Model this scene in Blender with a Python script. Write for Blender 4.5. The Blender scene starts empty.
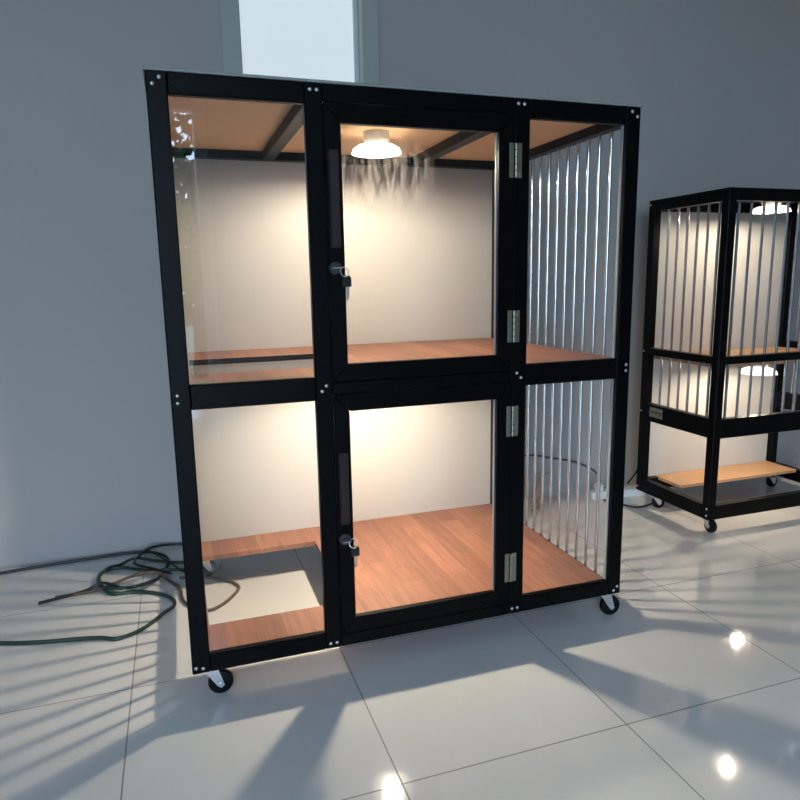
import bpy, bmesh, math, random
from mathutils import Vector, Matrix
random.seed(4)
SC = bpy.context.scene
C = SC.collection
PI = math.pi

# ------------------------------------------------------------------ helpers
def lin(r, g, b):
    def f(c):
        c /= 255.0
        return c / 12.92 if c <= .04045 else ((c + .055) / 1.055) ** 2.4
    return (f(r), f(g), f(b), 1)

def new_mat(name):
    m = bpy.data.materials.new(name)
    m.use_nodes = True
    nt = m.node_tree
    return m, nt, nt.nodes['Principled BSDF'], nt.nodes['Material Output']

def N(nt, kind, **kw):
    n = nt.nodes.new(kind)
    for k, v in kw.items():
        if k in n.inputs.keys():
            n.inputs[k].default_value = v
        else:
            setattr(n, k, v)
    return n

def plain(name, col, rough=.5, metal=0.0, noise=0.0, nscale=30, bump=0.0, bscale=200, spec=.5):
    m, nt, b, o = new_mat(name)
    b.inputs['Roughness'].default_value = rough
    b.inputs['Metallic'].default_value = metal
    b.inputs['Specular IOR Level'].default_value = spec
    tc = N(nt, 'ShaderNodeTexCoord')
    nz = N(nt, 'ShaderNodeTexNoise', Scale=nscale, Detail=4.0)
    nt.links.new(tc.outputs['Object'], nz.inputs['Vector'])
    mx = N(nt, 'ShaderNodeMix', data_type='RGBA')
    lo = tuple(max(0, c * (1 - noise)) for c in col[:3]) + (1,)
    hi = tuple(min(1, c * (1 + noise)) for c in col[:3]) + (1,)
    mx.inputs[6].default_value = lo
    mx.inputs[7].default_value = hi
    nt.links.new(nz.outputs['Fac'], mx.inputs[0])
    nt.links.new(mx.outputs[2], b.inputs['Base Color'])
    if bump:
        n2 = N(nt, 'ShaderNodeTexNoise', Scale=bscale, Detail=3.0)
        nt.links.new(tc.outputs['Object'], n2.inputs['Vector'])
        bp = N(nt, 'ShaderNodeBump', Strength=bump, Distance=.002)
        nt.links.new(n2.outputs['Fac'], bp.inputs['Height'])
        nt.links.new(bp.outputs['Normal'], b.inputs['Normal'])
    return m

def glow(name, col, strength):
    m, nt, b, o = new_mat(name)
    b.inputs['Base Color'].default_value = (.9, .9, .9, 1)
    b.inputs['Emission Color'].default_value = col
    b.inputs['Emission Strength'].default_value = strength
    return m

def glass_mat(name, smudge=False, tint=(.97, .975, .97, 1)):
    """thin clear pane: straight transmission plus a mirror reflection that grows at grazing angles"""
    m, nt, b, o = new_mat(name)
    nt.nodes.remove(b)
    L = nt.links.new
    geo = N(nt, 'ShaderNodeNewGeometry')
    dt = N(nt, 'ShaderNodeVectorMath', operation='DOT_PRODUCT')
    L(geo.outputs['Normal'], dt.inputs[0]); L(geo.outputs['Incoming'], dt.inputs[1])
    ab = N(nt, 'ShaderNodeMath', operation='ABSOLUTE'); L(dt.outputs['Value'], ab.inputs[0])
    om = N(nt, 'ShaderNodeMath', operation='SUBTRACT'); om.inputs[0].default_value = 1; L(ab.outputs[0], om.inputs[1])
    pw = N(nt, 'ShaderNodeMath', operation='POWER'); L(om.outputs[0], pw.inputs[0]); pw.inputs[1].default_value = 5
    fr = N(nt, 'ShaderNodeMath', operation='MULTIPLY_ADD'); L(pw.outputs[0], fr.inputs[0])
    fr.inputs[1].default_value = .96; fr.inputs[2].default_value = .04
    tr = N(nt, 'ShaderNodeBsdfTransparent', Color=tint)
    gl = N(nt, 'ShaderNodeBsdfGlossy', Roughness=.0, Color=(1, 1, 1, 1))
    mx = N(nt, 'ShaderNodeMixShader')
    L(fr.outputs[0], mx.inputs[0]); L(tr.outputs[0], mx.inputs[1]); L(gl.outputs[0], mx.inputs[2])
    out = mx
    if smudge:
        tc = N(nt, 'ShaderNodeTexCoord')
        # streaky wiped patch centred high on the pane (local coordinates)
        mp = N(nt, 'ShaderNodeMapping'); mp.inputs['Scale'].default_value = (60, 1, 12)
        L(tc.outputs['Object'], mp.inputs['Vector'])
        nz = N(nt, 'ShaderNodeTexNoise', Scale=1.0, Detail=6.0, Roughness=.65, Distortion=.6)
        L(mp.outputs[0], nz.inputs['Vector'])
        rp = N(nt, 'ShaderNodeMapRange'); L(nz.outputs['Fac'], rp.inputs['Value'])
        rp.inputs['From Min'].default_value = .42; rp.inputs['From Max'].default_value = .75
        mp2 = N(nt, 'ShaderNodeMapping'); mp2.vector_type = 'POINT'
        mp2.inputs['Location'].default_value = (.677 - SMX, 0, 0)
        L(tc.outputs['Object'], mp2.inputs['Vector'])
        sp = N(nt, 'ShaderNodeSeparateXYZ'); L(mp2.outputs[0], sp.inputs[0])
        dx = N(nt, 'ShaderNodeMath', operation='MULTIPLY'); L(sp.outputs['X'], dx.inputs[0]); dx.inputs[1].default_value = 6.5
        dz0 = N(nt, 'ShaderNodeMath', operation='SUBTRACT'); L(sp.outputs['Z'], dz0.inputs[0]); dz0.inputs[1].default_value = SMZ
        dz = N(nt, 'ShaderNodeMath', operation='MULTIPLY'); L(dz0.outputs[0], dz.inputs[0]); dz.inputs[1].default_value = 9.5
        x2 = N(nt, 'ShaderNodeMath', operation='MULTIPLY'); L(dx.outputs[0], x2.inputs[0]); L(dx.outputs[0], x2.inputs[1])
        z2 = N(nt, 'ShaderNodeMath', operation='MULTIPLY_ADD'); L(dz.outputs[0], z2.inputs[0]); L(dz.outputs[0], z2.inputs[1]); L(x2.outputs[0], z2.inputs[2])
        mk = N(nt, 'ShaderNodeMapRange'); L(z2.outputs[0], mk.inputs['Value'])
        mk.inputs['From Min'].default_value = 1.0; mk.inputs['From Max'].default_value = .05
        fc = N(nt, 'ShaderNodeMath', operation='MULTIPLY'); L(mk.outputs[0], fc.inputs[0]); L(rp.outputs[0], fc.inputs[1])
        f2 = N(nt, 'ShaderNodeMath', operation='MULTIPLY'); L(fc.outputs[0], f2.inputs[0]); f2.inputs[1].default_value = .34
        df = N(nt, 'ShaderNodeBsdfTranslucent', Color=(.8, .8, .8, 1))
        m2 = N(nt, 'ShaderNodeMixShader')
        L(f2.outputs[0], m2.inputs[0]); L(mx.outputs[0], m2.inputs[1]); L(df.outputs[0], m2.inputs[2])
        out = m2
    L(out.outputs[0], o.inputs['Surface'])
    return m

def box(bm, x0, x1, y0, y1, z0, z1, bev=0.0, seg=1):
    vs = [bm.verts.new((x, y, z)) for x in (x0, x1) for y in (y0, y1) for z in (z0, z1)]
    q = [(0, 1, 3, 2), (4, 6, 7, 5), (0, 4, 5, 1), (2, 3, 7, 6), (0, 2, 6, 4), (1, 5, 7, 3)]
    fs = [bm.faces.new([vs[i] for i in f]) for f in q]
    if bev:
        es = list({e for f in fs for e in f.edges})
        bmesh.ops.bevel(bm, geom=es, offset=bev, segments=seg, affect='EDGES', profile=.5)
    return vs

def prism_xz(bm, pts, y0, y1, bev=0.0):
    """extrude an outline in the x-z plane along y"""
    a = [bm.verts.new((x, y0, z)) for x, z in pts]
    b = [bm.verts.new((x, y1, z)) for x, z in pts]
    n = len(pts)
    fs = [bm.faces.new(a), bm.faces.new(b[::-1])]
    for i in range(n):
        j = (i + 1) % n
        fs.append(bm.faces.new((a[i], b[i], b[j], a[j])))
    bmesh.ops.recalc_face_normals(bm, faces=fs)
    if bev:
        es = list({e for f in fs for e in f.edges})
        bmesh.ops.bevel(bm, geom=es, offset=bev, segments=1, affect='EDGES', profile=.5)

def cyl(bm, p0, p1, r, seg=16, r2=None, cap=True):
    p0, p1 = Vector(p0), Vector(p1)
    d = p1 - p0
    m = Matrix.Translation((p0 + p1) / 2) @ d.to_track_quat('Z', 'Y').to_matrix().to_4x4()
    bmesh.ops.create_cone(bm, cap_ends=cap, segments=seg, radius1=r, radius2=r if r2 is None else r2, depth=d.length, matrix=m)

def lathe(bm, prof, axis_x=0, axis_y=0, seg=32):
    rings = []
    for r, z in prof:
        if r < 1e-5:
            rings.append([bm.verts.new((axis_x, axis_y, z))])
        else:
            rings.append([bm.verts.new((axis_x + r * math.cos(2 * PI * k / seg), axis_y + r * math.sin(2 * PI * k / seg), z)) for k in range(seg)])
    fs = []
    for a, b in zip(rings, rings[1:]):
        for k in range(seg):
            j = (k + 1) % seg
            va = [a[0]] if len(a) == 1 else [a[k], a[j]]
            vb = [b[0]] if len(b) == 1 else [b[j], b[k]]
            if len(va) + len(vb) >= 3:
                fs.append(bm.faces.new(va + vb))
    bmesh.ops.recalc_face_normals(bm, faces=fs)

def tube(bm, pts, r, seg=8, sub=6):
    """smooth tube through points (Catmull-Rom)"""
    P = [Vector(p) for p in pts]
    Q = [P[0] * 2 - P[1]] + P + [P[-1] * 2 - P[-2]]
    path = []
    for i in range(1, len(Q) - 2):
        a, b, c, d = Q[i - 1], Q[i], Q[i + 1], Q[i + 2]
        for s in range(sub):
            t = s / sub
            path.append(.5 * ((2 * b) + (c - a) * t + (2 * a - 5 * b + 4 * c - d) * t * t + (3 * b - a - 3 * c + d) * t ** 3))
    path.append(P[-1])
    rings = []
    up = Vector((0, 0, 1))
    for i, p in enumerate(path):
        t = (path[min(i + 1, len(path) - 1)] - path[max(i - 1, 0)]).normalized()
        s = t.cross(up)
        if s.length < 1e-3:
            s = Vector((1, 0, 0))
        s.normalize()
        u = s.cross(t)
        rings.append([bm.verts.new(p + r * (math.cos(2 * PI * k / seg) * s + math.sin(2 * PI * k / seg) * u)) for k in range(seg)])
    fs = []
    for a, b in zip(rings, rings[1:]):
        for k in range(seg):
            j = (k + 1) % seg
            fs.append(bm.faces.new((a[k], a[j], b[j], b[k])))
    fs.append(bm.faces.new(rings[0][::-1])); fs.append(bm.faces.new(rings[-1]))
    bmesh.ops.recalc_face_normals(bm, faces=fs)

def obj(name, bm, mat, parent=None, smooth=False, loc=(0, 0, 0)):
    me = bpy.data.meshes.new(name)
    bm.to_mesh(me); bm.free()
    me.materials.append(mat)
    if smooth:
        for p in me.polygons:
            p.use_smooth = True
        me.set_sharp_from_angle(angle=math.radians(35))
    o = bpy.data.objects.new(name, me)
    o.location = loc
    C.objects.link(o)
    if parent:
        o.parent = parent
    return o

def empty(name, loc, label, cat, group=None):
    o = bpy.data.objects.new(name, None)
    o.location = loc
    o.empty_display_size = .1
    C.objects.link(o)
    return tag(o, label, cat, group)

def tag(o, label, cat, group=None):
    o['label'] = label; o['category'] = cat
    if group:
        o['group'] = group
    return o

def struct(name, bm, mat, parent=None, smooth=False):
    o = obj(name, bm, mat, parent, smooth)
    o['kind'] = 'structure'
    return o

def BM():
    return bmesh.new()

# ------------------------------------------------------------------ dimensions (metres; x along the cage front, y away from the viewer)
W, D, H = 1.342, .867, 1.5          # main cage frame
B = .095                           # frame bottom above the floor (casters)
CX, CY = W / 2, D / 2
FW = .047                          # width of the frame bars
YW = 1.20                          # the wall behind
LAMP = 22.5
SMX, SMZ = .565, 1.295 + B

# ------------------------------------------------------------------ materials
M = {}
M['black'] = plain('black_powder_coat', (.0018, .0017, .0020, 1), .38, 0.0, .15, 40, .06, 900, .10)
M['steel'] = plain('bright_steel', (.66, .66, .66, 1), .28, 1.0, .05)
M['lockmetal'] = plain('dark_chrome', (.12, .12, .13, 1), .3, 1.0, .1)
M['zinc'] = plain('zinc_plate', (.72, .72, .72, 1), .38, .9, .08, 60)
M['brass'] = plain('dull_nickel_hinge', (.42, .39, .30, 1), .36, 1.0, .25, 120)
M['rod'] = plain('polished_rod', (.66, .68, .70, 1), .17, 1.0, .02)
M['panel'] = plain('white_panel', lin(201, 197, 190), .45, 0, .015, 3)
M['rubber'] = plain('black_rubber', (.0025, .0025, .003, 1), .5, 0, .1, spec=.2)
M['handle'] = plain('dark_brown_grip', lin(44, 31, 33), .5, 0, .1, 60, spec=.25)
M['keyplastic'] = plain('black_plastic', (.008, .008, .009, 1), .35)
M['sheet'] = plain('grey_roof_sheet', lin(140, 142, 138), .5, 0, .03)
M['roofboard'] = plain('tan_roof_board', lin(238, 200, 156), .55, 0, .05, 6)
M['clear'] = glass_mat('clear_pane')
M['smoke'] = glass_mat('smoky_clear_lid', False, (.62, .62, .62, 1))
M['smudged'] = glass_mat('smudged_pane', True)
M['shade'] = plain('glowing_opal_shade', (.93, .92, .90, 1), .35)
_b = M['shade'].node_tree
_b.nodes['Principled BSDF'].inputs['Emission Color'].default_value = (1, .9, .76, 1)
_b.nodes['Principled BSDF'].inputs['Emission Strength'].default_value = 1.6  # faint emission added so the opal shade looks lit through by its bulb
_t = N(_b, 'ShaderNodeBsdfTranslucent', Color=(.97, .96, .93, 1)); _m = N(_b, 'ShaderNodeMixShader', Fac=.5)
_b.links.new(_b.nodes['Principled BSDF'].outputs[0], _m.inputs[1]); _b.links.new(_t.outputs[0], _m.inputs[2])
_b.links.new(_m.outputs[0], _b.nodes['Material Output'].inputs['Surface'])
M['lampbase'] = plain('lamp_base_plastic', (.62, .60, .56, 1), .4)
M['bulb'] = glow('warm_bulb', (1.0, .855, .655, 1), LAMP * 40)
M['bulb_upper'] = glow('warm_bulb_upper', (1.0, .855, .655, 1), LAMP * 30)
M['bulb2'] = glow('warm_bulb_dimmer', (1.0, .855, .655, 1), LAMP * 12)
M['wall'] = plain('grey_painted_wall', lin(178, 174, 172), .75, 0, .015, 2.0, .06, 160)
M['ceiling'] = plain('ceiling_paint', lin(225, 226, 226), .8)
M['winframe'] = plain('grey_green_window_frame', lin(178, 183, 176), .5, 0, .02)
M['winlight'] = plain('pale_window_channel', lin(214, 226, 228), .35, 0, .02)
M['white_plastic'] = plain('white_plastic', lin(226, 228, 230), .4, 0, .02)
M['cable_green'] = plain('green_cable', lin(36, 60, 46), .45, 0, .1)
M['cable_black'] = plain('black_cable', lin(22, 26, 27), .45, 0, .1)
M['cable_brown'] = plain('brown_cable', lin(88, 66, 46), .5, 0, .1)
M['cable_tan'] = plain('tan_cable', lin(168, 140, 104), .5, 0, .1)
M['socket_dark'] = plain('dark_green_socket', lin(36, 52, 46), .4)
M['lightboard'] = plain('light_wood_board', lin(196, 152, 112), .5, 0, .08, 12)
M['doorframe'] = plain('white_door_frame', lin(230, 232, 234), .4)
M['leaf'] = plain('leaf', lin(96, 128, 62), .6, 0, .5, 1.5)
M['leaf2'] = plain('leaf_dark', lin(44, 66, 40), .6, 0, .5, 1.5)
M['bark'] = plain('bark', lin(84, 70, 56), .9, 0, .3, 10)
M['ground'] = plain('garden_ground', lin(120, 128, 104), .9, 0, .2, 3)

def plank_material():
    m, nt, b, o = new_mat('reddish_vinyl_planks')
    L = nt.links.new
    tc = N(nt, 'ShaderNodeTexCoord')
    sp = N(nt, 'ShaderNodeSeparateXYZ'); L(tc.outputs['Object'], sp.inputs[0])
    cb = N(nt, 'ShaderNodeCombineXYZ'); L(sp.outputs['Y'], cb.inputs['X']); L(sp.outputs['X'], cb.inputs['Y'])
    br = N(nt, 'ShaderNodeTexBrick', offset=.37, squash=1.0)
    br.inputs['Scale'].default_value = 1
    br.inputs['Brick Width'].default_value = .47
    br.inputs['Row Height'].default_value = .082
    br.inputs['Mortar Size'].default_value = .0006
    br.inputs['Mortar Smooth'].default_value = .3
    br.inputs['Color1'].default_value = lin(138, 88, 65)
    br.inputs['Color2'].default_value = lin(166, 111, 83)
    br.inputs['Mortar'].default_value = lin(118, 70, 50)
    L(cb.outputs[0], br.inputs['Vector'])
    mp = N(nt, 'ShaderNodeMapping'); mp.inputs['Scale'].default_value = (70, 5, 5)
    L(tc.outputs['Object'], mp.inputs['Vector'])
    nz = N(nt, 'ShaderNodeTexNoise', Scale=1.0, Detail=5.0, Roughness=.6, Distortion=.4)
    L(mp.outputs[0], nz.inputs['Vector'])
    rp = N(nt, 'ShaderNodeMapRange'); L(nz.outputs['Fac'], rp.inputs['Value'])
    rp.inputs['From Min'].default_value = .3; rp.inputs['From Max'].default_value = .72
    rp.inputs['To Min'].default_value = .74; rp.inputs['To Max'].default_value = 1.30
    mu = N(nt, 'ShaderNodeVectorMath', operation='SCALE')
    L(br.outputs['Color'], mu.inputs[0]); L(rp.outputs[0], mu.inputs['Scale'])
    L(mu.outputs[0], b.inputs['Base Color'])
    b.inputs['Roughness'].default_value = .42
    return m
M['bead'] = plain('pale_glazing_bead', lin(150, 155, 158), .45, 0, .03)
M['plank'] = plank_material()

def tile_material():
    m, nt, b, o = new_mat('polished_grey_tiles')
    L = nt.links.new
    tc = N(nt, 'ShaderNodeTexCoord')
    mp = N(nt, 'ShaderNodeMapping'); mp.inputs['Location'].default_value = (-.434 + 6.0, -.153 + 6.0, 0)
    L(tc.outputs['Object'], mp.inputs['Vector'])
    br = N(nt, 'ShaderNodeTexBrick', offset=0.0, squash=1.0)
    br.inputs['Scale'].default_value = 1
    br.inputs['Brick Width'].default_value = .6
    br.inputs['Row Height'].default_value = .6
    br.inputs['Mortar Size'].default_value = .0022
    br.inputs['Mortar Smooth'].default_value = .2
    br.inputs['Color1'].default_value = lin(212, 211, 208)
    br.inputs['Color2'].default_value = lin(217, 216, 213)
    br.inputs['Mortar'].default_value = lin(140, 140, 138)
    L(mp.outputs[0], br.inputs['Vector'])
    nz = N(nt, 'ShaderNodeTexNoise', Scale=3.0, Detail=6.0, Roughness=.6)
    L(tc.outputs['Object'], nz.inputs['Vector'])
    rp = N(nt, 'ShaderNodeMapRange'); L(nz.outputs['Fac'], rp.inputs['Value'])
    rp.inputs['From Min'].default_value = .3; rp.inputs['From Max'].default_value = .7
    rp.inputs['To Min'].default_value = .95; rp.inputs['To Max'].default_value = 1.04
    mu = N(nt, 'ShaderNodeVectorMath', operation='SCALE')
    L(br.outputs['Color'], mu.inputs[0]); L(rp.outputs[0], mu.inputs['Scale'])
    L(mu.outputs[0], b.inputs['Base Color'])
    rr = N(nt, 'ShaderNodeMapRange'); L(br.outputs['Fac'], rr.inputs['Value'])
    rr.inputs['To Min'].default_value = .055; rr.inputs['To Max'].default_value = .6
    L(rr.outputs[0], b.inputs['Roughness'])
    bp = N(nt, 'ShaderNodeBump', Strength=.25, Distance=.001, invert=True)
    L(br.outputs['Fac'], bp.inputs['Height'])
    L(bp.outputs['Normal'], b.inputs['Normal'])
    return m
M['tile'] = tile_material()

# ------------------------------------------------------------------ the room
RX0, RX1, RY0, RZ = -2.6, 4.4, -4.6, 3.0
WX0, WX1, WZ0, WZ1 = .352, .851, 1.30 + B, 2.42 + B     # bright window in the wall behind
FRW = .075                                              # its frame
T = .14
bm = BM(); box(bm, RX0 - T, RX1 + T, RY0 - T, YW + T, -.1, 0); struct('floor', bm, M['tile'])
bm = BM(); box(bm, RX0 - T, RX1 + T, RY0 - T, YW + T, RZ, RZ + .1); struct('ceiling', bm, M['ceiling'])
bm = BM()
box(bm, RX0 - T, WX0 - .03, YW, YW + T, 0, RZ)
box(bm, WX1 + .03, RX1 + T, YW, YW + T, 0, RZ)
box(bm, WX0 - .03, WX1 + .03, YW, YW + T, 0, WZ0 - .03)
box(bm, WX0 - .03, WX1 + .03, YW, YW + T, WZ1 + .03, RZ)
struct('wall_back', bm, M['wall'])
bm = BM(); box(bm, RX0 - T, RX0, RY0, YW, 0, RZ); struct('wall_left', bm, M['wall'])
bm = BM(); box(bm, RX1, RX1 + T, RY0, YW, 0, RZ); struct('wall_right', bm, M['wall'])
DX0, DX1, DZ = -2.1, .33, 2.62                          # wide garden doorway behind the viewer
bm = BM()
box(bm, RX0 - T, DX0, RY0 - T, RY0, 0, RZ)
box(bm, DX1, RX1 + T, RY0 - T, RY0, 0, RZ)
box(bm, DX0, DX1, RY0 - T, RY0, DZ, RZ)
struct('wall_front', bm, M['wall'])
bm = BM()
box(bm, DX0 - .05, DX0 + .04, RY0 - .1, RY0 + .02, 0, DZ + .05, .004)
box(bm, DX1 - .04, DX1 + .07, RY0 - .1, RY0 + .02, 0, DZ + .05, .004)
box(bm, DX0 + .04, DX1 - .04, RY0 - .1, RY0 + .02, DZ - .04, DZ + .05, .004)
struct('trim_1', bm, M['doorframe'])
# window_1: grey-green frame, pale channel, frosted lit pane
wr = bpy.data.objects.new('window_1', None); C.objects.link(wr); wr['kind'] = 'structure'
wr.location = ((WX0 + WX1) / 2, YW, WZ0)
ox, oy, oz = wr.location
def wbox(bm, x0, x1, y0, y1, z0, z1, b=0):
    box(bm, x0 - ox, x1 - ox, y0 - oy, y1 - oy, z0 - oz, z1 - oz, b)
bm = BM()
wbox(bm, WX0 - FRW, WX0, YW - .012, YW + .1, WZ0 - FRW, WZ1 + FRW, .003)
wbox(bm, WX1, WX1 + FRW, YW - .012, YW + .1, WZ0 - FRW, WZ1 + FRW, .003)
wbox(bm, WX0, WX1, YW - .012, YW + .1, WZ0 - FRW, WZ0, .003)
wbox(bm, WX0, WX1, YW - .012, YW + .1, WZ1, WZ1 + FRW, .003)
struct('window_frame', bm, M['winframe'], wr)
bm = BM()
wbox(bm, WX0, WX0 + .008, YW + .05, YW + .07, WZ0, WZ1)
wbox(bm, WX1 - .020, WX1, YW + .045, YW + .07, WZ0, WZ1, .002)
wbox(bm, WX0 + .008, WX1 - .020, YW + .05, YW + .07, WZ0, WZ0 + .02)
struct('glazing_channel', bm, M['winlight'], wr)
def frosted():
    m, nt, b, o = new_mat('frosted_lit_glass')
    tc = N(nt, 'ShaderNodeTexCoord'); nz = N(nt, 'ShaderNodeTexNoise', Scale=2.2, Detail=2.0)
    nt.links.new(tc.outputs['Object'], nz.inputs['Vector'])
    cr = N(nt, 'ShaderNodeMix', data_type='RGBA')
    cr.inputs[6].default_value = lin(196, 212, 220); cr.inputs[7].default_value = lin(216, 230, 234)
    nt.links.new(nz.outputs['Fac'], cr.inputs[0])
    b.inputs['Base Color'].default_value = (.3, .3, .3, 1)
    b.inputs['Roughness'].default_value = .5
    nt.links.new(cr.outputs[2], b.inputs['Emission Color'])
    b.inputs['Emission Strength'].default_value = WIN
    return m
WIN = .56
M['frosted'] = frosted()
bm = BM(); wbox(bm, WX0 + .008, WX1 - .020, YW + .058, YW + .064, WZ0 + .02, WZ1); struct('pane', bm, M['frosted'], wr)

# ------------------------------------------------------------------ garden outside the doorway (seen only as a reflection in the panes)
bm = BM(); box(bm, -14, 12, -24, RY0 - T, -.12, -.02); struct('garden_ground', bm, M['ground'])
def tree(x, y, h, r, mat, n, label):
    t = empty('tree', (x, y, -.02), label, 'tree', 'trees outside the garden doorway')
    bm = BM()
    cyl(bm, (0, 0, 0), (.05, .03, h * .62), .11, 10, .06)
    for k in range(6):
        a = k * 1.05
        cyl(bm, (.04, .02, h * (.38 + .04 * k)), (r * .6 * math.cos(a), r * .6 * math.sin(a), h * (.62 + .05 * k)), .035, 6, .012)
    obj('trunk', bm, M['bark'], t, True)
    bm = BM()
    for k in range(n):
        while True:
            p = Vector((random.uniform(-1, 1), random.uniform(-1, 1), random.uniform(-1, 1)))
            if .15 < p.length < 1:
                break
        c = Vector((p.x * r, p.y * r, h * .64 + p.z * h * .36))
        s = random.uniform(.07, .13)
        d = Vector((random.gauss(0, 1), random.gauss(0, 1), random.gauss(0, 1))).normalized()
        e = d.orthogonal().normalized() * s * .5
        d = d * s
        n_ = d.cross(e).normalized() * s * .12
        bm.faces.new([bm.verts.new(c + v) for v in (-d, e + n_, d, -e + n_)])
    obj('foliage', bm, mat, t)
tree(.4, -8.6, 4.6, 1.3, M['leaf2'], 1500, 'dark leafy tree outside the doorway, mirrored in the upper left pane')
tree(.3, -6.8, 2.1, .7, M['leaf'], 900, 'low bright green tree outside the doorway, in front of the dark leafy one')

# ------------------------------------------------------------------ shared cage parts
def caster(parent, x, y, top, r, dirx, ang=0.0, rot=0.0):
    """top plate, fork, wheel; rot turns the whole caster about its pivot"""
    R = Matrix.Rotation(rot, 4, 'Z')
    bm = BM()
    box(bm, -.028, .028, -.022, .022, -.004, 0, .001)
    wz = -(top - r)
    wx = dirx * .028
    for s in (-1, 1):
        yy = s * .017
        pts = [(-.020 * 1, -.004), (.020, -.004), (wx + .009, wz - .004), (wx, wz - .011), (wx - .009, wz - .004)]
        prism_xz(bm, pts, yy - .0015, yy + .0015)
    box(bm, -.02, .02, -.0185, .0185, -.012, -.004)
    cyl(bm, (wx, -.021, wz), (wx, .021, wz), .005, 10)
    bmesh.ops.transform(bm, matrix=R, verts=bm.verts)
    c = obj('caster', bm, M['zinc'], parent, True, (x, y, top))
    bm = BM()
    prof = [(r * .32, .0115), (r * .80, .0115), (r * .94, .0095), (r, .004), (r, -.004), (r * .94, -.0095), (r * .80, -.0115), (r * .32, -.0115), (r * .32, .0115)]
    lathe(bm, prof, 0, 0, 28)
    cyl(bm, (0, 0, -.009), (0, 0, .009), r * .34, 16)
    bmesh.ops.transform(bm, matrix=R @ Matrix.Translation((wx, 0, wz)) @ Matrix.Rotation(PI / 2, 4, 'X'), verts=bm.verts)
    obj('wheel', bm, M['rubber'], c, True)
    return c

def screw_proto(parent, loc):
    bm = BM()
    lathe(bm, [(0, .0026), (.0026, .0022), (.0046, .0008), (.005, 0)], 0, 0, 12)
    bmesh.ops.transform(bm, matrix=Matrix.Rotation(PI / 2, 4, 'X'), verts=bm.verts)
    return obj('screw', bm, M['steel'], parent, True, loc)

def copy_part(o, parent, loc):
    c = o.copy()
    c.parent = parent
    c.location = loc
    C.objects.link(c)
    return c

def hinge_mesh(h=.091, w=.038):
    bm = BM()
    for s in (-1, 1):
        box(bm, min(s * .0052, s * w / 2), max(s * .0052, s * w / 2), -.0022, 0, -h / 2, h / 2, .0006)
        for z in (-h * .38, 0, h * .38):
            cyl(bm, (s * w * .32, -.0022, z), (s * w * .32, -.0040, z), .0042, 10, .0025)
    for k in range(5):
        z0 = -h / 2 + k * h / 5
        cyl(bm, (0, -.0035, z0 + .0012), (0, -.0035, z0 + h / 5 - .0012), .0036, 12)
    return bm

def mitre_frame(bm, x0, x1, z0, z1, wl, wr_, wb, wt, y0, y1, bev=.0025):
    xi0, xi1, zi0, zi1 = x0 + wl, x1 - wr_, z0 + wb, z1 - wt
    g = .0004
    for pts in ([(x0, z0 + g), (xi0, zi0 + g), (xi0, zi1 - g), (x0, z1 - g)], [(x1, z1 - g), (xi1, zi1 - g), (xi1, zi0 + g), (x1, z0 + g)],
                [(x0 + g, z0), (x1 - g, z0), (xi1 - g, zi0), (xi0 + g, zi0)], [(x0 + g, z1), (xi0 + g, zi1), (xi1 - g, zi1), (x1 - g, z1)]):
        prism_xz(bm, pts, y0, y1, bev)

def rail_front(bm, x0, x1, z0, z1, y0, y1, tip=.012, bev=.0025):
    """a front rail whose ends are cut to points between the posts"""
    prism_xz(bm, [(x0, z0), (x1, z0), (x1, z1), (x0, z1)], y0, y1, bev)
    # raised face strip with mitred ends, as the profile shows
    m = (z1 - z0) * .5
    prism_xz(bm, [(x0 + .003, (z0 + z1) / 2), (x0 + m, z0 + .004), (x1 - m, z0 + .004), (x1 - .003, (z0 + z1) / 2), (x1 - m, z1 - .004), (x0 + m, z1 - .004)], y0 - .0022, y0 + .002, .0012)

def holed_board(bm, x0, x1, y0, y1, hx0, hx1, hy0, hy1, z0, z1):
    xs = [x0, hx0, hx1, x1]; ys = [y0, hy0, hy1, y1]
    v = {}
    for i, x in enumerate(xs):
        for j, y in enumerate(ys):
            for k, z in enumerate((z0, z1)):
                v[i, j, k] = bm.verts.new((x, y, z))
    fs = []
    for i in range(3):
        for j in range(3):
            if i == 1 and j == 1:
                continue
            fs.append(bm.faces.new((v[i, j, 1], v[i + 1, j, 1], v[i + 1, j + 1, 1], v[i, j + 1, 1])))
            fs.append(bm.faces.new((v[i, j, 0], v[i, j + 1, 0], v[i + 1, j + 1, 0], v[i + 1, j, 0])))
    def wall(a, b):
        fs.append(bm.faces.new((v[a + (0,)], v[b + (0,)], v[b + (1,)], v[a + (1,)])))
    for i in range(3):
        wall((i, 0), (i + 1, 0)); wall((i + 1, 3), (i, 3)); wall((0, i + 1), (0, i)); wall((3, i), (3, i + 1))
    wall((2, 1), (1, 1)); wall((1, 2), (2, 2)); wall((1, 1), (1, 2)); wall((2, 2), (2, 1))
    bmesh.ops.recalc_face_normals(bm, faces=fs)

def hatch_lid(x0, x1, y0, y1, z0, z1):
    bm = BM(); box(bm, x0, x1, y0, y1, z0, z1); return cp('hatch_lid', bm, M['smoke'])

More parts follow.
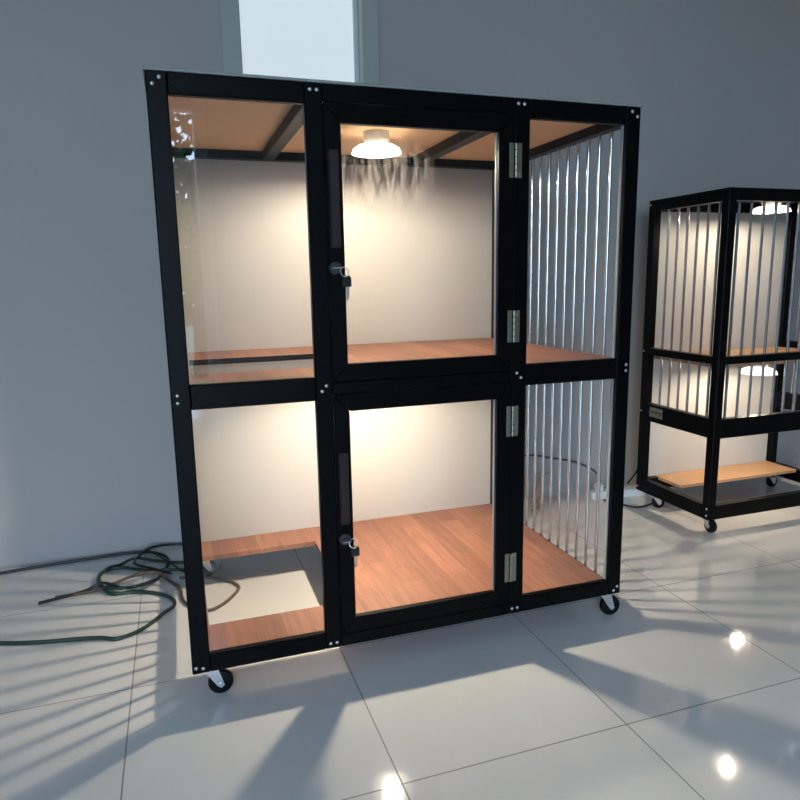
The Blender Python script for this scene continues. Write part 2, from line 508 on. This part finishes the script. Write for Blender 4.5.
def lamp(x, y, top, label, bulb='bulb'):
    t = empty('lamp', (x, y, top), label, 'lamp', None)
    bm = BM(); lathe(bm, [(0, 0), (.041, 0), (.041, -.026), (.034, -.038), (0, -.038)], 0, 0, 28); obj('lamp_base', bm, M['lampbase'], t, True)
    bm = BM(); lathe(bm, [(.028, -.037), (.058, -.041), (.074, -.051), (.080, -.065), (.0785, -.065), (.072, -.053), (.056, -.043), (.028, -.039), (.028, -.037)], 0, 0, 36); obj('lamp_shade', bm, M['shade'], t, True)
    bm = BM(); lathe(bm, [(.022, -.036), (.027, -.046), (.028, -.053), (.025, -.058), (.014, -.0615), (0, -.0625)], 0, 0, 20); obj('bulb', bm, M[bulb], t, True)
    return t

# ------------------------------------------------------------------ the main cage
cage = empty('pet_cage', (CX, CY, 0), 'large black two-storey pet cage with glass front on casters in middle of room', 'cage')
class Local:
    """coordinates: x, y from the front left corner, z from the bottom of the frame"""
    @staticmethod
    def shift(bm):
        bmesh.ops.translate(bm, vec=(-CX, -CY, B), verts=bm.verts)
        return bm
def cp(name, bm, mat, parent=None, smooth=False):
    return obj(name, Local.shift(bm), mat, parent or cage, smooth)
YF = .023                                       # depth of the front bars
P2a, P2b = .361, .406                           # second post
P3a, P3b = .937, .983                           # third post
for x0, x1, y0, y1 in ((0, FW, 0, .024), (W - FW, W, 0, .024), (0, FW, D - FW, D), (W - FW, W, D - FW, D)):
    bm = BM(); box(bm, x0, x1, y0, y1, 0, H, .003); cp('corner_post', bm, M['black'])
for x0, x1 in ((P2a, P2b), (P3a, P3b)):
    bm = BM(); box(bm, x0, x1, 0, YF, 0, H, .003); cp('middle_post', bm, M['black'])
ZM0, ZM1 = .713, .776
def frail(x0, x1, z0, z1):
    bm = BM(); rail_front(bm, x0, x1, z0, z1, .001, YF); cp('front_rail', bm, M['black'])
def frail_plain(x0, x1, z0, z1):
    bm = BM(); box(bm, x0, x1, .001, YF, z0, z1, .002); cp('front_rail', bm, M['black'])
for a, b in ((FW, P2a), (P3b, W - FW)):
    frail(a, b, 0, .050); frail(a, b, ZM0, ZM1); frail(a, b, 1.451, H)
frail_plain(P2b, P3a, 0, .036); frail_plain(P2b, P3a, .7265, .7585); frail_plain(P2b, P3a, 1.459, H)
# side and back rails
for x0, x1 in ((.004, .042), (W - .042, W - .004)):
    for z0, z1 in ((0, .018), (.722, .7538), (1.457, 1.497)):
        bm = BM(); box(bm, x0, x1, FW, D - FW, z0, z1, .002); cp('side_rail', bm, M['black'])
for z0, z1 in ((0, .018), (.715, .753), (1.457, 1.485)):
    bm = BM(); box(bm, FW, W - FW, D - .044, D - .006 if z0 < 1 else D - .002, z0, z1, .002); cp('back_rail', bm, M['black'])
for xc in (.383, .948):
    bm = BM(); box(bm, xc - .02, xc + .02, YF, D - .044, 1.452, 1.485, .002); cp('roof_beam', bm, M['black'])
bm = BM(); box(bm, .02, W - .02, .03, D - .01, 1.485, 1.499); rb = cp('roof_board', bm, M['roofboard'])
bm = BM(); box(bm, -.004, W + .004, -.003, D + .004, 1.5, 1.5065, .001); cp('roof_sheet', bm, M['sheet'])
bm = BM(); box(bm, .03, W - .03, D - .0055, D - .0005, .018, 1.486); bpnl = cp('back_panel', bm, M['panel'])
# floor boards with a hatch each
bm = BM(); holed_board(bm, .032, W - .032, YF, D - .006, .054, .474, .191, .712, .018, .036); cp('lower_floor_board', bm, M['plank'])
bm = BM(); holed_board(bm, .032, W - .032, YF, D - .006, .058, .472, .221, .582, .754, .774); cp('upper_floor_board', bm, M['plank'])
hatch_lid(.0582, .4718, .2212, .5798, .7625, .7662)
bm = BM(); box(bm, .058, .472, .5775, .5825, .7535, .7755, .0005); cp('hatch_trim', bm, M['handle'])
# fixed panes
for x0, x1, z0, z1 in ((FW, P2a, ZM1, 1.451), (FW, P2a, .050, ZM0), (P3b, W - FW, ZM1, 1.451), (P3b, W - FW, .050, ZM0)):
    bm = BM(); box(bm, x0 - .006, x1 + .006, .011, .0145, z0 - .006, z1 + .006); cp('fixed_pane', bm, M['clear'])
for z0, z1 in ((ZM1, 1.451), (.050, ZM0)):
    bm = BM(); box(bm, W - FW - .0035, W - FW, .0145, .024, z0, z1); cp('glazing_bead', bm, M['bead'])
# side bars
bm = BM(); cyl(bm, (0, 0, 0), (0, 0, .688), .0058, 12)
bar0 = obj('bar', bm, M['rod'], cage, True)
first = True
for xs in (W - .023, .023):
    for z in (.770, .030):
        for k in range(13):
            loc = (xs - CX, .046 + .0590 * k - CY, z + B)
            if first:
                bar0.location = loc; first = False
            else:
                copy_part(bar0, cage, loc)
# screws
scr = None
pairs = [(.014, 1.472), (.030, 1.487), (W - .030, 1.487), (W - .012, 1.474), (.010, .018), (.028, .014), (W - .013, .026), (W - .026, .014),
         (.376, 1.484), (.393, 1.484), (.946, 1.486), (.964, 1.486), (.375, .016), (.393, .016), (.946, .018), (.964, .018),
         (.016, .752), (.016, .733), (W - .015, .755), (W - .015, .737), (.378, .738), (.390, .752), (.952, .752), (.965, .738)]
for x, z in pairs:
    loc = (x - CX, -CY - .0002, z + B)
    if scr is None:
        scr = screw_proto(cage, loc)
    else:
        copy_part(scr, cage, loc)
# doors
def door(z0, z1, wb, wt, zl, zh0, zh1, hinges, glassmat):
    g = .0015
    x0, x1 = P2b + g, P3a - g
    bm = BM()
    mitre_frame(bm, x0, x1, z0, z1, .043, .047, wb, wt, -.001, .021)
    d = cp('door', bm, M['black'])
    bm = BM(); box(bm, x0 + .037, x1 - .041, .009, .0125, z0 + wb - .006, z1 - wt + .006); cp('pane', bm, glassmat, d)
    bm = BM(); box(bm, x1 - .0490, x1 - .047, .0125, .021, z0 + wb, z1 - wt); cp('glazing_bead', bm, M['bead'], d)
    # long finger grip on the stile
    bm = BM()
    prism_xz(bm, [(.414, zh0), (.440, zh0), (.440, zh1), (.414, zh1)], -.014, -.001, .003)
    cp('handle', bm, M['handle'], d)
    # cam lock
    bm = BM()
    lx = .424
    cyl(bm, (lx, -.001, zl), (lx, -.010, zl), .0155, 24)
    cyl(bm, (lx, -.010, zl), (lx, -.0125, zl), .0135, 24, .0105)
    cp('lock', bm, M['lockmetal'], d, True)
    # key in the slot, ring, spare key hanging
    bm = BM()
    box(bm, lx - .010, lx + .012, -.030, -.0125, zl - .0018, zl + .0018, .0006)
    cp('key', bm, M['steel'], d, True)
    bm = BM(); prism_xz(bm, [(lx + .0235, zl - .048), (lx + .0305, zl - .048), (lx + .0305, zl - .076), (lx + .0275, zl - .082), (lx + .0235, zl - .078)], -.0195, -.0165, .0006)
    cp('key_blade', bm, M['steel'], d, True)
    bm = BM()
    pts = [(lx + .020 + .011 * math.cos(a), -.021 + .004 * math.sin(a), zl - .010 + .012 * math.sin(a)) for a in [i * 2 * PI / 14 for i in range(15)]]
    tube(bm, pts, .0013, 6, 3)
    cp('key_ring', bm, M['steel'], d, True)
    bm = BM()
    prism_xz(bm, [(lx + .013, zl - .026), (lx + .018, zl - .019), (lx + .032, zl - .019), (lx + .037, zl - .026), (lx + .037, zl - .048), (lx + .013, zl - .048)], -.022, -.015, .0015)
    cp('key_head', bm, M['keyplastic'], d, True)
    for zc in hinges:
        hb = hinge_mesh()
        bmesh.ops.translate(hb, vec=(.9375, -.0012, zc), verts=hb.verts)
        cp('hinge', hb, M['brass'], d, True)
    return d
door(.760, 1.4575, .047, .0475, 1.056, 1.106, 1.345, (1.3385, .887), M['smudged'])
door(.0375, .725, .0455, .046, .323, .366, .569, (.611, .1555), M['clear'])
# casters
for (x, y, dx, rt) in ((.044, .050, 1, .0), (W - .034, .048, 1, -.12), (.05, D - .05, 1, .5), (W - .05, D - .05, 1, .9)):
    caster(cage, x - CX, y - CY, B, .034, dx, rot=rt)
lamp(CX, .425, 1.485 + B, 'round white lamp glowing under the roof of the large cage', 'bulb_upper')
lamp(CX + .01, .435, .754 + B, 'round white lamp under the middle floor of the large cage')

# ------------------------------------------------------------------ the second, shorter cage at the right
X2, Y2, B2 = 2.141, .470, .070
W2, D2, H2 = .86, .480, 1.355 + B - B2
cage2 = empty('pet_cage', (X2 + W2 / 2, Y2 + D2 / 2, 0), 'shorter black barred cage on casters by the wall at right, cut by the photo edge', 'cage')
def c2(name, bm, mat, parent=None, smooth=False):
    bmesh.ops.translate(bm, vec=(-W2 / 2, -D2 / 2, B2), verts=bm.verts)
    return obj(name, bm, mat, parent or cage2, smooth)
zo = B - B2
PW = .040
for x0, y0 in ((0, 0), (W2 - PW, 0), (0, D2 - PW), (W2 - PW, D2 - PW)):
    bm = BM(); box(bm, x0, x0 + PW, y0, y0 + PW, 0, H2, .003); c2('corner_post', bm, M['black'])
RZ2 = ((0, .062), (.335 + zo, .418 + zo), (.652 + zo, .684 + zo), (1.312 + zo, H2))
for z0, z1 in RZ2:
    for x0 in (.002, W2 - PW + .002):
        bm = BM(); box(bm, x0, x0 + PW - .004, PW, D2 - PW, z0, z1, .002); c2('side_rail', bm, M['black'])
    bm = BM(); box(bm, PW, W2 - PW, .002, PW - .004, z0, z1, .002); c2('front_rail', bm, M['black'])
for z0, z1 in (RZ2[0], RZ2[3]):
    bm = BM(); box(bm, PW, W2 - PW, D2 - PW, D2 - .010, z0, z1, .002); c2('back_rail', bm, M['black'])
bm = BM(); box(bm, .02, W2 - .02, D2 - .009, D2 - .003, .02, H2 - .01); c2('back_panel', bm, M['panel'])
bm = BM(); box(bm, .0, W2, 0, D2, H2, H2 + .006, .001); c2('roof_board', bm, M['black'])
bm = BM(); box(bm, PW, W2 - PW, PW, D2 - .012, .632 + zo, .650 + zo); c2('upper_floor_board', bm, M['lightboard'])
bm = BM(); box(bm, .10, W2 - PW, .285, D2 - .012, .050, .064); c2('lower_floor_board', bm, M['lightboard'])
bars2 = None
for z0, z1 in ((.684 + zo, 1.312 + zo), (.418 + zo, .652 + zo)):
    pr = None
    for k in range(6):
        y = .068 + k * .0595
        for xx in (.02, W2 - .02):
            loc = (xx - W2 / 2, y - D2 / 2, z0 + B2)
            if pr is None:
                bm = BM(); cyl(bm, (0, 0, 0), (0, 0, z1 - z0), .0058, 10); pr = obj('bar', bm, M['rod'], cage2, True, loc)
            else:
                copy_part(pr, cage2, loc)
    for k in range(12):
        copy_part(pr, cage2, (PW + .03 + k * .0642 - W2 / 2, .02 - D2 / 2, z0 + B2))
# hinge lying along the wide side rail
hb = hinge_mesh(.088, .046)
bmesh.ops.transform(hb, matrix=Matrix.Translation((.0015, D2 - .118, .383 + zo)) @ Matrix.Rotation(-PI / 2, 4, 'Z') @ Matrix.Rotation(PI / 2, 4, 'Y'), verts=hb.verts)
c2('hinge', hb, M['brass'], None, True)
s2 = None
for y, z in ((D2 - .012, H2 - .014), (D2 - .012, .668 + zo), (D2 - .012, .378 + zo), (D2 - .012, .022), (.012, .05), (.012, .02)):
    if s2 is None:
        bm = BM(); lathe(bm, [(0, .0026), (.0026, .0022), (.0046, .0008), (.005, 0)], 0, 0, 12)
        bmesh.ops.transform(bm, matrix=Matrix.Rotation(-PI / 2, 4, 'Y'), verts=bm.verts)
        s2 = obj('screw', bm, M['steel'], cage2, True, (-W2 / 2, y - D2 / 2, z + B2))
    else:
        copy_part(s2, cage2, (-W2 / 2, y - D2 / 2, z + B2))
for x, y, rt in ((.036, D2 - .10, -.25), (.05, .05, -1.6), (W2 - .05, D2 - .05, 0), (W2 - .05, .05, 0)):
    caster(cage2, x - W2 / 2, y - D2 / 2, B2, .030, .6, rot=rt)
lamp(X2 + .43, Y2 + .2, H2 + B2, 'round white lamp under the roof of the shorter cage', 'bulb2')
lamp(X2 + .43, Y2 + .2, .632 + B, 'round white lamp under the middle floor of the shorter cage', 'bulb2')

# ------------------------------------------------------------------ cables on the floor and by the wall
def cable(name, pts, r, mat, label, group=None):
    bm = BM(); tube(bm, pts, r, 8, 6)
    return tag(obj(name, bm, mat, None, True), label, 'cable', group)
def fl(l, z=.006):
    out = []
    for p in l:
        out.append((p[0] - .011, p[1] + .004, z if len(p) < 3 else p[2]))
    return out
GC = 'loose cables on the floor left of the large cage'
cable('extension_cord', fl([(-.75, .62), (-.5, .52), (-.285, .473), (-.212, .441), (-.137, .48), (-.075, .565), (-.041, .614), (-.051, .674), (-.109, .739), (-.179, .774),
       (-.258, .787), (-.299, .872), (-.317, .972), (-.288, 1.02), (-.225, 1.016), (-.13, .939, .010), (-.074, .908, .018), (-.01, .915), (.055, .905)], .0065), .0065,
      M['cable_green'], 'green cord ending in a wide loop on the tiles left of the large cage', GC)
cable('extension_cord', fl([(.03, .975), (-.036, .994, .008), (-.113, 1.045), (-.191, 1.086, .012), (-.246, 1.054), (-.288, 1.005, .018), (-.315, .915, .016), (-.285, .83, .016), (-.2, .79, .018), (-.15, .83, .008), (-.10, .86)], .0065), .006,
      M['cable_green'], 'green cord curving in the upper part of the tangle near the wall', GC)
cable('power_cable', fl([(-.9, 1.10), (-.6, 1.15), (-.337, 1.164), (-.233, 1.168), (-.134, 1.140, .008), (-.074, 1.062, .012), (-.063, .973, .014), (-.093, .848, .018), (-.12, .80, .022), (-.179, .778, .024), (-.232, .812, .016), (-.294, .85, .026), (-.36, .84, .008), (-.5, .80)], .0065), .006,
      M['cable_black'], 'black cable running along the wall and through the tangle left of the large cage', GC)
cable('power_cable', fl([(-.05, .88, .012), (-.12, .93, .022), (-.188, 1.001, .024), (-.172, 1.09, .022), (-.134, 1.13, .030), (-.074, 1.168, .020), (.004, 1.172, .012), (.10, 1.175)], .006), .0055,
      M['cable_black'], 'black cable bending from the tangle to behind the large cage', GC)
cable('power_cable', fl([(-.15, 1.155, .018), (-.134, 1.12, .020), (-.094, 1.048, .02), (-.048, .947, .022), (.003, .888), (.07, .86)], .005), .0038,
      M['cable_black'], 'thin black cable slanting from the wall to under the large cage', GC)
cable('power_cable', fl([(-.45, .83), (-.31, .836, .008), (-.2, .862, .028), (-.111, .883, .026), (-.057, .825), (-.022, .749), (-.010, .642), (.024, .573), (.073, .532), (.126, .566), (.175, .639), (.187, .687), (.159, .742), (.107, .79), (.053, .82), (-.02, .84)], .006), .0058,
      M['cable_brown'], 'brown cable looping under the open floor hatch of the large cage', GC)
# plug and socket under the cage
sk = empty('cord_socket', (.078, .904, .0), 'dark round cord socket with a white end on the tiles under the large cage', 'plug')
bm = BM(); cyl(bm, (-.0, 0, .024), (.052, -.010, .024), .023, 20); box(bm, -.002, .0, -.002, .002, .0005, .004); obj('socket_body', bm, M['socket_dark'], sk, True)
bm = BM(); cyl(bm, (-.030, .015, .024), (-.0, 0, .024), .017, 16, .022); obj('plug_end', bm, M['white_plastic'], sk, True)
# power strip and the cables at the wall on the right
ps = empty('power_strip', (2.115, 1.06, 0), 'white power strip on the floor by the wall between the two cages', 'power strip')
bm = BM(); box(bm, -.15, .15, -.028, .028, 0, .042, .006, 2); obj('strip_body', bm, M['white_plastic'], ps)
bm = BM()
for k in range(4):
    xx = -.105 + k * .07
    box(bm, xx - .004, xx - .002, -.008, .008, .0418, .0426); box(bm, xx + .010, xx + .012, -.008, .008, .0418, .0426)
obj('outlet_slots', bm, M['rubber'], ps)
bm = BM(); box(bm, -.125, -.085, -.018, .018, .0427, .075, .004); obj('plug', bm, M['white_plastic'], ps)
ps.rotation_euler = (0, 0, -.12)
cable('power_cable', [(1.20, 1.16, .02), (1.35, 1.165, .15), (1.50, 1.170, .228), (1.66, 1.172, .238), (1.781, 1.172, .213), (1.90, 1.165, .186), (1.97, 1.145, .160), (2.014, 1.11, .130), (2.025, 1.08, .085)], .005,
      M['cable_black'], 'black cable arching along the wall into the white power strip')
cable('power_cable', [(1.80, 1.18, .135), (1.745, 1.17, .125), (1.705, 1.15, .085), (1.675, 1.11, .030), (1.66, 1.06, .006), (1.60, 1.02, .006)], .0055,
      M['cable_tan'], 'tan cable hanging down the wall behind the large cage')
cable('power_cable', [(2.42, 1.17, .128), (2.36, 1.16, .130), (2.30, 1.13, .118), (2.262, 1.115, .085), (2.20, 1.09, .052)], .0045,
      M['cable_black'], 'short black cable rising from the power strip behind the shorter cage')
cable('power_cable', fl([(2.02, 1.02), (2.06, .95), (2.085, .893), (2.115, .872), (2.16, .876), (2.22, .895), (2.3, .92)], .005), .0045,
      M['cable_black'], 'black cable curving on the tiles to the wheel of the shorter cage')

# ------------------------------------------------------------------ daylight
w = bpy.data.worlds.new('sky'); SC.world = w; w.use_nodes = True
nt = w.node_tree
bg = nt.nodes['Background']
tc = N(nt, 'ShaderNodeTexCoord'); sp = N(nt, 'ShaderNodeSeparateXYZ'); nt.links.new(tc.outputs['Generated'], sp.inputs[0])
cr = N(nt, 'ShaderNodeMix', data_type='RGBA')
cr.inputs[6].default_value = (.58, .78, 1.0, 1); cr.inputs[7].default_value = (.34, .58, 1.0, 1)
nt.links.new(sp.outputs['Z'], cr.inputs[0]); nt.links.new(cr.outputs[2], bg.inputs['Color'])
bg.inputs['Strength'].default_value = 7.8
ld = bpy.data.lights.new('doorway_daylight', 'AREA')
ld.shape = 'RECTANGLE'; ld.size = DX1 - DX0 - .1; ld.size_y = DZ - .06
ld.cycles.is_portal = True
lo = bpy.data.objects.new('doorway_daylight', ld); C.objects.link(lo)
lo.location = ((DX0 + DX1) / 2, RY0 - .12, DZ / 2)
lo.rotation_euler = (PI / 2, 0, 0)

# ------------------------------------------------------------------ camera (solved from the photograph's geometry)
yaw, pitch, roll = .3217, -.1787, -.0178
f = Vector((math.sin(yaw) * math.cos(pitch), math.cos(yaw) * math.cos(pitch), math.sin(pitch)))
r = Vector((math.cos(yaw), -math.sin(yaw), 0))
u = r.cross(f)
r2 = math.cos(roll) * r + math.sin(roll) * u
u2 = math.cos(roll) * u - math.sin(roll) * r
cd = bpy.data.cameras.new('camera'); cam = bpy.data.objects.new('camera', cd); C.objects.link(cam)
m = Matrix((r2, u2, -f)).transposed().to_4x4()
m.translation = Vector((.0247, -1.706, 1.0239 + B))
cam.matrix_world = m
cd.sensor_width = 36; cd.lens = 36 * 666.17 / 800
cd.clip_start = .02
SC.camera = cam
SC.view_settings.view_transform = 'Standard'
SC.view_settings.look = 'None'
SC.view_settings.gamma = 1
SC.view_settings.use_curve_mapping = False
SC.view_settings.exposure = .66
SC.cycles.max_bounces = 14
SC.cycles.diffuse_bounces = 6
SC.cycles.transparent_max_bounces = 24
SC.cycles.caustics_reflective = False
SC.cycles.sample_clamp_indirect = 6
SC.cycles.use_denoising = True
